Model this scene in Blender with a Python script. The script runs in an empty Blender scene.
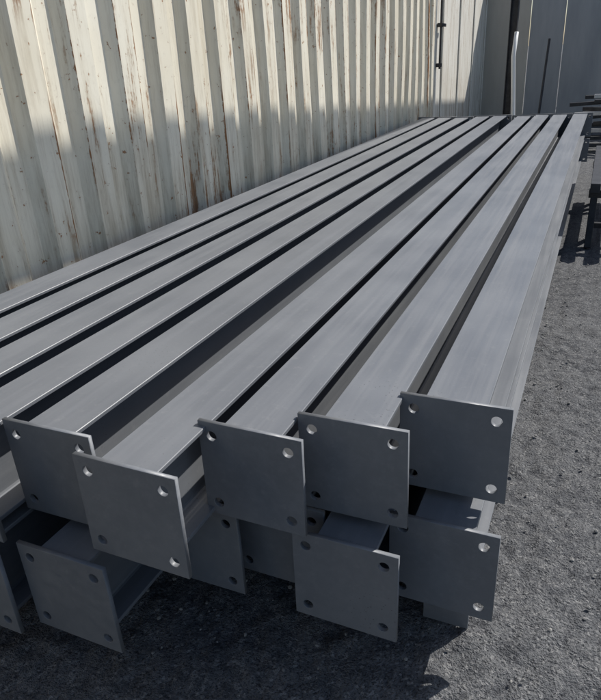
import bpy, bmesh, math, random
import numpy as np
from mathutils import Vector, Matrix
random.seed(7); rng=np.random.default_rng(5)
S=0.27; GZ=-5.4; CAMH=-GZ*S
def U(x,y,z): return Vector((x*S,y*S,CAMH+z*S))
scene=bpy.context.scene
scene.view_settings.view_transform='Standard'; scene.view_settings.look='None'
scene.view_settings.exposure=0
COL=bpy.context.collection

# ---------------- camera
pitch,yaw,roll=[math.radians(a) for a in (24.7,-25.11,3.25)]
f=Vector((math.sin(yaw)*math.cos(pitch),math.cos(yaw)*math.cos(pitch),-math.sin(pitch)))
r0=Vector((math.cos(yaw),-math.sin(yaw),0)); d0=f.cross(r0)
c,s=math.cos(roll),math.sin(roll)
r=c*r0+s*d0; d=-s*r0+c*d0
cd=bpy.data.cameras.new("camera"); cam=bpy.data.objects.new("camera",cd); COL.objects.link(cam)
cam.matrix_world=Matrix((( r.x,-d.x,-f.x,0),(r.y,-d.y,-f.y,0),(r.z,-d.z,-f.z,CAMH),(0,0,0,1)))
cd.sensor_fit='HORIZONTAL'; cd.sensor_width=36; cd.lens=38.16; cd.clip_end=2000; cd.clip_start=0.05
scene.camera=cam

# ---------------- light
SAZ=math.radians(35); SEL=math.radians(46)
sd=Vector((math.sin(SAZ)*math.cos(SEL),math.cos(SAZ)*math.cos(SEL),math.sin(SEL)))
L=bpy.data.lights.new("sun",'SUN'); L.energy=5.0; L.angle=math.radians(0.53); L.color=(1,0.965,0.91)
lo=bpy.data.objects.new("sun",L); COL.objects.link(lo); lo.rotation_euler=sd.to_track_quat('Z','Y').to_euler(); lo.location=(3,3,12)
w=bpy.data.worlds.new("World"); scene.world=w; w.use_nodes=True
nt=w.node_tree; bg=nt.nodes['Background']; sky=nt.nodes.new('ShaderNodeTexSky'); sky.sky_type='NISHITA'
sky.sun_disc=False; sky.sun_elevation=SEL; sky.sun_rotation=SAZ
nt.links.new(sky.outputs[0],bg.inputs[0]); bg.inputs[1].default_value=0.10

# ---------------- material helpers
class MB:
    def __init__(s,name):
        s.m=bpy.data.materials.new(name); s.m.use_nodes=True; s.t=s.m.node_tree
        s.b=s.t.nodes['Principled BSDF']; s.tc=s.t.nodes.new('ShaderNodeTexCoord')
    def n(s,ty,**k):
        x=s.t.nodes.new(ty)
        for a,v in k.items(): setattr(x,a,v)
        return x
    def l(s,a,b): s.t.links.new(a,b)
    def mapping(s,scale,src='Object'):
        m=s.n('ShaderNodeMapping'); m.inputs['Scale'].default_value=scale; s.l(s.tc.outputs[src],m.inputs[0]); return m.outputs[0]
    def noise(s,vec,scale,detail=3,rough=0.6,dist=0):
        x=s.n('ShaderNodeTexNoise'); x.inputs['Scale'].default_value=scale; x.inputs['Detail'].default_value=detail
        x.inputs['Roughness'].default_value=rough; x.inputs['Distortion'].default_value=dist; s.l(vec,x.inputs['Vector']); return x.outputs['Fac']
    def vor(s,vec,scale):
        x=s.n('ShaderNodeTexVoronoi'); x.inputs['Scale'].default_value=scale; s.l(vec,x.inputs['Vector']); return x
    def ramp(s,fac,stops):
        x=s.n('ShaderNodeValToRGB'); e=x.color_ramp.elements
        while len(e)<len(stops): e.new(0.5)
        for i,(p,c) in enumerate(stops):
            e[i].position=p; e[i].color=(c,c,c,1)
        s.l(fac,x.inputs[0]); return x.outputs[0]
    def mix(s,fac,a,b,mode='MIX'):
        x=s.n('ShaderNodeMix'); x.data_type='RGBA'; x.blend_type=mode
        for sock,v in ((x.inputs[0],fac),(x.inputs[6],a),(x.inputs[7],b)):
            if hasattr(v,'is_linked'): s.l(v,sock)
            elif isinstance(v,(int,float)): sock.default_value=v
            else: sock.default_value=tuple(v)+(1,)
        return x.outputs[2]
    def math(s,op,a,b=0):
        x=s.n('ShaderNodeMath'); x.operation=op
        for sock,v in ((x.inputs[0],a),(x.inputs[1],b)):
            if hasattr(v,'is_linked'): s.l(v,sock)
            else: sock.default_value=v
        return x.outputs[0]
    def bump(s,h,strength,dist):
        x=s.n('ShaderNodeBump'); x.inputs['Strength'].default_value=strength; x.inputs['Distance'].default_value=dist
        s.l(h,x.inputs['Height']); s.l(x.outputs[0],s.b.inputs['Normal'])
    def fin(s,col,rough,metal=0,spec=0.4):
        for k,v in (('Base Color',col),('Roughness',rough),('Metallic',metal),('Specular IOR Level',spec)):
            if hasattr(v,'is_linked'): s.l(v,s.b.inputs[k])
            elif isinstance(v,(int,float)): s.b.inputs[k].default_value=v
            else: s.b.inputs[k].default_value=tuple(v)+(1,)
        return s.m

def mat_primer():
    b=MB("grey_primer_paint")
    oi=b.n('ShaderNodeObjectInfo'); va=b.n('ShaderNodeVectorMath'); va.operation='ADD'
    b.l(b.tc.outputs['Object'],va.inputs[0]); b.l(oi.outputs['Location'],va.inputs[1])
    v=va.outputs[0]
    m=b.n('ShaderNodeMapping'); m.inputs['Scale'].default_value=(22,0.7,22); b.l(v,m.inputs[0]); vs=m.outputs[0]
    n1=b.noise(v,2.6,2); n2=b.noise(vs,1.5,3,0.7); n4=b.noise(v,34,3,0.7)
    base=b.mix(b.ramp(n1,[(0.35,0.0),(0.65,1.0)]),(0.145,0.154,0.170),(0.186,0.195,0.210))
    base=b.mix(b.ramp(n2,[(0.42,0.0),(0.75,0.4)]),base,(0.24,0.247,0.26))
    base=b.mix(b.ramp(n4,[(0.58,0.0),(0.80,0.30)]),base,(0.30,0.30,0.295))
    tint=b.math('MULTIPLY',oi.outputs['Random'],0.25)
    base=b.mix(tint,base,(0.10,0.11,0.125))
    vo=b.vor(v,85); sp=b.ramp(vo.outputs['Distance'],[(0.10,1.0),(0.17,0.0)])
    sx=b.n('ShaderNodeSeparateXYZ'); b.l(b.tc.outputs['Object'],sx.inputs[0])
    near=b.ramp(sx.outputs[1],[(0.015,0.0),(0.02,0.14),(0.25,0.06),(0.5,0.0)])
    gate=b.ramp(b.math('ADD',n1,near),[(0.60,0.0),(0.70,0.7)])
    base=b.mix(b.math('MULTIPLY',sp,gate),base,(0.05,0.05,0.055))
    b.bump(n4,0.15,0.002)
    return b.fin(base,b.ramp(n2,[(0.3,0.38),(0.8,0.58)]),0,0.5)
def mat_asphalt():
    b=MB("weathered_asphalt")
    v=b.mapping((1,1,1))
    big=b.noise(v,1.3,3,0.65,0.4); mid=b.noise(v,15,5,0.8); fine=b.noise(v,130,2,0.75)
    vo=b.vor(v,120)
    base=b.mix(b.ramp(big,[(0.35,0.0),(0.65,1.0)]),(0.070,0.073,0.081),(0.130,0.133,0.139))
    base=b.mix(b.ramp(mid,[(0.42,0.0),(0.72,0.8)]),base,(0.20,0.20,0.20))
    base=b.mix(b.ramp(vo.outputs['Color'],[(0.6,0.0),(0.95,0.65)]),base,(0.33,0.327,0.32))
    base=b.mix(b.ramp(fine,[(0.34,0.85),(0.46,0.0)]),base,(0.022,0.023,0.028))
    base=b.mix(b.ramp(mid,[(0.34,0.7),(0.45,0.0)]),base,(0.040,0.041,0.046))
    base=b.mix(b.ramp(big,[(0.58,0.0),(0.64,0.5)]),base,(0.05,0.05,0.053))
    h=b.math('ADD',fine,b.math('MULTIPLY',mid,1.8))
    b.bump(h,1.0,0.012)
    return b.fin(base,0.85,0,0.3)
def mat_container(name,colA,colB,rust=1.0):
    b=MB(name)
    v=b.mapping((1,1,1)); vs=b.mapping((11,11,0.9))
    n1=b.noise(v,1.3,3,0.7); n2=b.noise(vs,1.6,5,0.75); n3=b.noise(v,26,3,0.65)
    base=b.mix(b.ramp(n1,[(0.3,0.0),(0.7,1.0)]),colA,colB)
    base=b.mix(b.ramp(n2,[(0.46,0.0),(0.72,0.6)]),base,(0.46,0.39,0.28))
    base=b.mix(b.ramp(n3,[(0.55,0.0),(0.8,0.3)]),base,(0.50,0.47,0.40))
    sx=b.n('ShaderNodeSeparateXYZ'); b.l(b.tc.outputs['Object'],sx.inputs[0])
    zz=b.math('MULTIPLY',sx.outputs[2],0.4)
    hi=b.ramp(zz,[(0.20,0.08),(0.42,0.01),(0.9,0.09)])
    low=b.math('MULTIPLY',b.ramp(zz,[(0.18,0.85),(0.55,0.0)]),b.ramp(n2,[(0.36,0.0),(0.62,0.75)]))
    base=b.mix(low,base,(0.36,0.30,0.21))
    spots=b.ramp(n3,[(0.67,0.0),(0.70,0.9)])
    st=b.math('MULTIPLY',b.ramp(b.math('ADD',b.math('ADD',b.math('MULTIPLY',n2,0.8),b.math('MULTIPLY',n3,0.2)),hi),[(0.59,0.0),(0.65,0.9)]),b.ramp(n1,[(0.43,0.0),(0.55,1.0)]))
    at=b.n('ShaderNodeAttribute'); at.attribute_name='edge'
    e=b.ramp(b.math('MULTIPLY',at.outputs['Fac'],b.math('ADD',n3,b.math('MULTIPLY',n2,0.9))),[(0.56,0.0),(0.68,1.0)])
    e=b.math('MULTIPLY',e,b.ramp(n1,[(0.42,0.0),(0.52,1.0)]))
    rf=b.math('MULTIPLY',b.math('MAXIMUM',b.math('MAXIMUM',spots,st),e),rust)
    rc=b.mix(n3,(0.13,0.05,0.018),(0.42,0.22,0.10))
    base=b.mix(rf,base,rc)
    b.bump(n1,0.3,0.01)
    return b.fin(base,0.6,0,0.3)
def mat_simple(name,c1,c2,rough=0.6,metal=0,scale=6,stretch=(1,1,1),bump=0.1):
    b=MB(name); v=b.mapping(stretch); n=b.noise(v,scale,4,0.65)
    base=b.mix(b.ramp(n,[(0.3,0.0),(0.7,1.0)]),c1,c2); b.bump(n,bump,0.004); return b.fin(base,rough,metal)
PR=mat_primer(); AS=mat_asphalt()
CO=mat_container("cream_container_paint",(0.77,0.71,0.57),(0.86,0.82,0.70))
CO2=mat_container("white_container_paint",(0.74,0.71,0.64),(0.80,0.78,0.71),0.4)
FE=mat_simple("pale_grey_sheet",(0.30,0.31,0.32),(0.42,0.42,0.42),0.7,0,1.5,(2,2,0.4))
FE2=mat_simple("beige_sheet",(0.46,0.42,0.36),(0.58,0.54,0.47),0.7,0,1.5,(2,2,0.4))
DK=mat_simple("dark_steel",(0.018,0.019,0.022),(0.05,0.05,0.055),0.5,0.2,12)
GA=mat_simple("galvanised_steel",(0.42,0.43,0.44),(0.6,0.6,0.6),0.4,0.6,14)
WP=mat_simple("white_plastic",(0.72,0.72,0.70),(0.80,0.80,0.78),0.45,0,6)
WO=mat_simple("weathered_timber",(0.20,0.15,0.10),(0.32,0.26,0.19),0.85,0,8,(12,1,12),0.4)
GR=mat_simple("gravel_stone",(0.12,0.12,0.12),(0.36,0.35,0.33),0.9,0,40)

# ---------------- mesh helpers
def obj(name,bm,mats,loc=None,smooth=False):
    me=bpy.data.meshes.new(name); bm.normal_update(); bm.to_mesh(me); bm.free()
    for m in mats: me.materials.append(m)
    if smooth:
        for p in me.polygons: p.use_smooth=True
    o=bpy.data.objects.new(name,me); COL.objects.link(o)
    if loc is not None: o.location=loc
    return o
def box(bm,c,size,rot=None,bev=0.0,mi=0):
    t=bmesh.new(); bmesh.ops.create_cube(t,size=1)
    bmesh.ops.scale(t,vec=size,verts=t.verts)
    if bev: bmesh.ops.bevel(t,geom=t.edges[:],offset=bev,segments=1,affect='EDGES')
    m=Matrix.Translation(c)@(rot.to_4x4() if rot else Matrix.Identity(4)); bmesh.ops.transform(t,matrix=m,verts=t.verts)
    for fc in t.faces: fc.material_index=mi
    tm=bpy.data.meshes.new("t"); t.to_mesh(tm); t.free(); bm.from_mesh(tm); bpy.data.meshes.remove(tm)
def bar(bm,a,b,w,h=None,bev=0.0,mi=0):
    a=Vector(a);b=Vector(b); dd=b-a; q=dd.to_track_quat('Y','Z').to_matrix()
    box(bm,(a+b)/2,(w,dd.length,h or w),q,bev,mi)
def tube(bm,pts,rad,seg=10,mi=0):
    rings=[]
    for i,p in enumerate(pts):
        t=(pts[min(i+1,len(pts)-1)]-pts[max(i-1,0)]).normalized(); q=t.to_track_quat('Z','Y')
        rings.append([bm.verts.new(p+q@Vector((rad*math.cos(k*2*math.pi/seg),rad*math.sin(k*2*math.pi/seg),0))) for k in range(seg)])
    for a,b2 in zip(rings,rings[1:]):
        for k in range(seg):
            fc=bm.faces.new((a[k],a[(k+1)%seg],b2[(k+1)%seg],b2[k])); fc.material_index=mi
    bm.faces.new(rings[0][::-1]); bm.faces.new(rings[-1])

# ---------------- plate mesh (with 4 holes), local: x 0..S, z -S..0, front y=0
PT=0.012
def make_plate():
    cu=bpy.data.curves.new("p",'CURVE'); cu.dimensions='2D'; cu.fill_mode='BOTH'; cu.extrude=PT/2-0.001; cu.bevel_depth=0.001; cu.bevel_resolution=1
    sp=cu.splines.new('POLY'); pts=[(0.001,0.001),(S-.001,0.001),(S-.001,S-.001),(0.001,S-.001)]
    sp.points.add(3)
    for p,q in zip(sp.points,pts): p.co=(q[0],q[1],0,1)
    sp.use_cyclic_u=True
    R=0.0145
    for hx in (0.13,0.87):
        for hz in (0.14,0.86):
            sp=cu.splines.new('POLY'); sp.points.add(23)
            for k,p in enumerate(sp.points):
                a=k*2*math.pi/24; p.co=(hx*S+R*math.cos(a),hz*S+R*math.sin(a),0,1)
            sp.use_cyclic_u=True
    o=bpy.data.objects.new("tmp",cu); COL.objects.link(o)
    dg=bpy.context.evaluated_depsgraph_get(); dg.update()
    me=bpy.data.meshes.new_from_object(o.evaluated_get(dg))
    bpy.data.objects.remove(o)
    me.transform(Matrix.Translation((0,PT/2,-S))@Matrix.Rotation(math.pi/2,4,'X'))
    return me
plate=make_plate()
FW,D,TF,TW,RR=0.56*S,0.92*S,0.0115,0.0075,0.008
def beam_profile():
    h=D/2;w=FW/2;t=TW/2;e=0.0015
    q=[(w-e,h),(w,h-e),(w,h-TF+e),(w-e,h-TF),(t+RR,h-TF),(t+RR*.3,h-TF-RR*.3),(t,h-TF-RR)]
    right=q+[(x,-y) for x,y in q[::-1]]
    left=[(-x,y) for x,y in right[::-1]]
    return right+left
PROF=beam_profile()
def steel_beam(X,Y,Z,length=27.5,yawd=0.0,rolld=0.0):
    bm=bmesh.new(); bm.from_mesh(plate)
    cx=S/2; cz=-S/2; N=12; rings=[]
    Lm=length*S; sag=rng.uniform(-0.004,0.004)
    for i in range(N+1):
        t=i/N; y=PT+0.0005+t*Lm; b=sag*math.sin(t*math.pi)
        rings.append([bm.verts.new((cx+px+b,y,cz+pz)) for px,pz in PROF])
    n=len(PROF)
    for a,b in zip(rings,rings[1:]):
        for k in range(n): bm.faces.new((a[k],a[(k+1)%n],b[(k+1)%n],b[k]))
    bm.faces.new(rings[-1]); bm.faces.new(rings[0][::-1])
    for k in range(n):
        a=Vector((cx+PROF[k][0],PT+0.001,cz+PROF[k][1])); b2=Vector((cx+PROF[(k+1)%n][0],PT+0.001,cz+PROF[(k+1)%n][1]))
        if (b2-a).length>0.03: tube(bm,[a.lerp(b2,q/8) for q in range(9)],0.0035+0.0006*(k%2),6)
    pm=plate.copy(); pm.transform(Matrix.Translation((0,Lm+PT+0.001,0))); bm.from_mesh(pm); bpy.data.meshes.remove(pm)
    bmesh.ops.recalc_face_normals(bm,faces=bm.faces[:])
    o=obj("steel_beam",bm,[PR],U(X,Y,Z))
    o.rotation_euler=(0,math.radians(rolld),math.radians(yawd))
    return o
ZT,ZL=-2.85,-3.90
top=[(-7.85,2.6),(-7.05,2.9),(-6.25,2.5),(-5.45,2.95),(-4.64,3.42),(-3.61,3.19),(-2.91,3.99),(-2.12,4.38),(-1.37,5.02)]
low=[(-7.75,2.8),(-6.95,2.6),(-6.35,2.9),(-5.47,2.86),(-4.41,3.04),(-3.68,4.07),(-2.92,4.40),(-2.10,4.07),(-1.34,4.61)]
for i,(x,y) in enumerate(top): steel_beam(x,y,ZT,28.3-(y-3)*0.6+random.uniform(-.3,.3),random.uniform(-.09,.09),random.uniform(-.7,.7))
for i,(x,y) in enumerate(low): steel_beam(x,y,ZL,28.3-(y-3)*0.6+random.uniform(-.3,.3),random.uniform(-.05,.05),random.uniform(-.6,.6))
bm=bmesh.new()
box(bm,U(-0.82,4.9,-5.13),(0.46*S,0.012,0.5*S),None,0.0015)
box(bm,U(-0.82,6.2,-5.13),(0.32*S,2.5*S,0.42*S),None,0.003)
obj("steel_packer",bm,[PR])
for yy in (9,18,28):
    bm=bmesh.new(); box(bm,U(-4.6,yy,-5.17),(7.0*S,0.1,0.44*S),None,0.004); obj("timber_bearer",bm,[WO])
    bm=bmesh.new(); box(bm,U(-4.5,yy,-3.9),(6.8*S,0.05,0.1*S),None,0.002); obj("timber_packing_strip",bm,[WO])

# ---------------- ground: one sheet, fine near the camera
def vnoise(X,Y,sc,seed):
    g=np.random.default_rng(seed).random((256,256)); x=X/sc;y=Y/sc
    xi=np.floor(x).astype(int);yi=np.floor(y).astype(int);fx=x-xi;fy=y-yi
    fx=fx*fx*(3-2*fx);fy=fy*fy*(3-2*fy); G=lambda a,b:g[a%256,b%256]
    return (G(xi,yi)*(1-fx)+G(xi+1,yi)*fx)*(1-fy)+(G(xi,yi+1)*(1-fx)+G(xi+1,yi+1)*fx)*fy-0.5
def axis(lo,hi,step):
    a=list(np.arange(lo,hi,step)); st=step; x=hi
    while x<600: a.append(x); st*=1.35; x+=st
    st=step; x=lo-st
    while x>-600: a.insert(0,x); st*=1.35; x-=st
    return np.array(a)
ax=axis(-1.6,0.7,0.009); ay=axis(0.7,3.6,0.011)
XX,YY=np.meshgrid(ax,ay,indexing='ij')
ZZ=vnoise(XX,YY,0.5,1)*0.014+vnoise(XX,YY,0.11,2)*0.012+vnoise(XX,YY,0.041,3)*0.011+vnoise(XX,YY,0.018,4)*0.006
ZZ*= (np.hypot(XX,YY)<60)
ZZ-=0.006
nx,ny=XX.shape
me=bpy.data.meshes.new("asphalt_ground")
co=np.stack([XX,YY,ZZ],-1).reshape(-1,3)
idx=np.arange(nx*ny).reshape(nx,ny)
F=np.stack([idx[:-1,:-1],idx[1:,:-1],idx[1:,1:],idx[:-1,1:]],-1).reshape(-1,4)
me.vertices.add(len(co)); me.vertices.foreach_set('co',co.ravel())
me.loops.add(F.size); me.loops.foreach_set('vertex_index',F.ravel())
me.polygons.add(len(F)); me.polygons.foreach_set('loop_start',np.arange(0,F.size,4)); me.polygons.foreach_set('loop_total',np.full(len(F),4))
me.polygons.foreach_set('use_smooth',np.ones(len(F),bool)); me.update(calc_edges=True); me.materials.append(AS)
COL.objects.link(bpy.data.objects.new("asphalt_ground",me))
bm=bmesh.new()
for i in range(1300):
    x=random.uniform(-1.5,0.6); y=random.uniform(0.9,6)
    rr=random.choice([0.0018,0.0025,0.003,0.004,0.006,0.008]) 
    t=bmesh.ops.create_icosphere(bm,subdivisions=1,radius=rr)
    q=Matrix.Translation((x,y,rr*.3))@Matrix.Rotation(random.random()*6,4,'Z')@Matrix.Diagonal((1,random.uniform(.6,1),random.uniform(.5,.8),1))
    for v in t['verts']: v.co=q@(v.co*random.uniform(.85,1.1))
obj("gravel",bm,[GR])

# ---------------- container side wall
def container(name,xf,y0,y1,z0,z1,mat,depth=0.046,per=0.32):
    root=bpy.data.objects.new(name,None); COL.objects.link(root)
    bm=bmesh.new(); lay=bm.verts.layers.float.new('edge')
    y=y0+0.12; prof=[]
    a,b2,c2=0.125,0.052,0.090
    rj=random.Random(3)
    while y<y1-0.12-per:
        e1,e2,e3=[rj.choice((0.3,0.6,0.9,1.15)) for _ in range(3)]
        for yy,xx,e in ((0,0,e1*.8),(.004,.0,0),(a-.022,0,0),(a,0,e2),(a+b2*.35,-depth*.35,.0),(a+b2,-depth,e3*.7),(a+b2+.012,-depth,0),(a+b2+c2,-depth,0),(a+b2*1.5+c2,-depth/2,0)):
            prof.append((y+yy,xx,e))
        y+=per
    prof.append((y,0,1)); prof.append((y1-0.1,0,0))
    nz=14; rows=[]
    for k in range(nz+1):
        z=z0+0.15+(z1-z0-0.25)*k/nz
        row=[]
        for (yy,xx,e) in prof:
            dent=0.007*math.sin(yy*1.3+z*2.1)+0.005*math.sin(yy*3.7-z*1.7)
            v=bm.verts.new((xf+xx+dent,yy,z)); v[lay]=e; row.append(v)
        rows.append(row)
    for ra,rb in zip(rows,rows[1:]):
        for i in range(len(ra)-1): bm.faces.new((ra[i],ra[i+1],rb[i+1],rb[i]))
    side=obj("corrugated_side",bm,[mat]); side.parent=root
    bm=bmesh.new()
    box(bm,Vector((xf-0.02,(y0+y1)/2,z0+0.08)),(0.06,y1-y0,0.16),None,0.004)
    box(bm,Vector((xf-0.02,(y0+y1)/2,z1-0.06)),(0.07,y1-y0,0.10),None,0.004)
    for yy in (y0+0.07,y1-0.07):
        box(bm,Vector((xf-0.045,yy,(z0+z1)/2)),(0.15,0.13,z1-z0),None,0.008)
        for zz in (z0+0.06,z1-0.05): box(bm,Vector((xf-0.04,yy,zz)),(0.178,0.17,0.12),None,0.008)
    box(bm,Vector((xf-1.25,y1-0.03,(z0+z1)/2)),(2.3,0.03,z1-z0-.1))
    box(bm,Vector((xf-1.25,y0+0.03,(z0+z1)/2)),(2.3,0.03,z1-z0-.1))
    box(bm,Vector((xf-1.25,(y0+y1)/2,z1-0.03)),(2.4,y1-y0-.1,0.03))
    box(bm,Vector((xf-2.43,(y0+y1)/2,(z0+z1)/2)),(0.03,y1-y0-.1,z1-z0-.1))
    fr=obj("frame",bm,[mat]); fr.parent=root
    return root
WX=-8.15*S
container("shipping_container",WX,34.9*S-12.19,34.9*S,0.02,2.62,CO)
c2=bpy.data.objects.new("storage_container",None); COL.objects.link(c2)
bm=bmesh.new()
y0=35.4*S;y1=y0+6.05
box(bm,Vector((WX-1.2,(y0+y1)/2,1.31)),(2.4,y1-y0,2.58),None,0.01)
for k in range(5):
    box(bm,Vector((WX+0.012,y0+0.45+k*1.2,1.3)),(0.02,0.05,2.4),None,0.004)
o=obj("body",bm,[CO2]); o.parent=c2
bm=bmesh.new()
yy=y0+0.12
tube(bm,[Vector((WX+0.05,yy,1.2)),Vector((WX+0.05,yy,2.5))],0.014,10)
for zz in (1.25,1.75,2.3): box(bm,Vector((WX+0.04,yy,zz)),(0.07,0.07,0.05),None,0.004)
box(bm,Vector((WX+0.07,yy+0.1,1.75)),(0.02,0.2,0.04),None,0.004)
o=obj("locking_rod",bm,[DK]); o.parent=c2

# ---------------- back fence of flat sheet panels
bm=bmesh.new()
yb=51*S; x=-13*S; i=0
while x<9*S:
    wd=(0.9,1.2,0.6)[i%3]; mi=(0,1,0,0)[i%4]
    box(bm,Vector((x+wd/2,yb+random.uniform(0,.03),1.45)),(wd-0.012,0.02,2.9),None,0.003,mi)
    x+=wd; i+=1
obj("sheet_metal_fence",bm,[FE,FE2])
bm=bmesh.new(); px,py=-4.95*S,40*S
for dx in (-0.05,0.05): box(bm,Vector((px+dx,py,1.6)),(0.012,0.12,3.2),None,0.002)
box(bm,Vector((px,py,1.6)),(0.088,0.010,3.2),None,0.001)
box(bm,Vector((px,py,0.01)),(0.25,0.25,0.02),None,0.002)
obj("steel_post",bm,[DK])
bm=bmesh.new()
tube(bm,[U(-4.4,39,GZ+.1),U(-4.45,39,-4),U(-4.6,39.1,-2.2),U(-4.75,39.3,-0.6),U(-4.7,39.5,0.6)],0.03,12)
obj("plastic_pipe",bm,[WP],smooth=True)
bm=bmesh.new(); tube(bm,[U(-3.6,44,GZ),U(-3.5,46,0.2)],0.02,8); obj("scaffold_tube",bm,[DK])
bm=bmesh.new()
for k in range(16):
    a=U(random.uniform(-2.6,-.3),random.uniform(37,41),GZ+0.2+k*0.17); ang=random.uniform(-.45,.45)
    b2=a+Vector((math.cos(ang)*0.9,math.sin(ang)*0.9,random.uniform(-.03,.08))); bar(bm,a,b2,0.05,0.05,0.003,k%5==0)
obj("scrap_steel_pile",bm,[DK,GA])
def trestle(x0,x1,y0,y1,zt,bars):
    bm=bmesh.new()
    for yy in (y0,y1):
        bar(bm,U(x0-.15,yy,zt-.25),U(x1+.3,yy,zt-.25),0.06,0.06,0.003)
        for xx in (x0,x1):
            bar(bm,U(xx,yy-.5,GZ),U(xx,yy,zt-.3),0.05,0.05,0.003); bar(bm,U(xx,yy+.5,GZ),U(xx,yy,zt-.3),0.05,0.05,0.003)
        bar(bm,U(x0,yy,(GZ+zt)/2-.3),U(x1,yy,(GZ+zt)/2-.3),0.04,0.04,0.003)
    for k,xx in enumerate(bars): bar(bm,U(xx,y0-.6,zt),U(xx,y1+2,zt),0.07,0.07,0.003,1 if k==1 else 0)
    obj("steel_trestle",bm,[DK,GA])
trestle(0.1,3.6,20,25,-3.7,(0.1,0.6,1.2,1.9,2.7))
# added girder, unseen above the frame, casts the shade band on the container
bm=bmesh.new()
zt=5.25; g0=Vector((-0.168,-3.0,zt)); g1=Vector((0.58,19.0,zt))
bar(bm,g0,g1,0.20,0.02); bar(bm,g0-Vector((0,0,.26)),g1-Vector((0,0,.26)),0.20,0.02); bar(bm,g0-Vector((0,0,.13)),g1-Vector((0,0,.13)),0.02,0.238)
for g in (g0,g1):
    for sx in (-0.9,0.9): bar(bm,Vector((g.x+sx,g.y,0)),Vector((g.x+.1*sx,g.y,4.96)),0.16,0.16,0.004)
obj("wall_shadow_girder",bm,[DK])
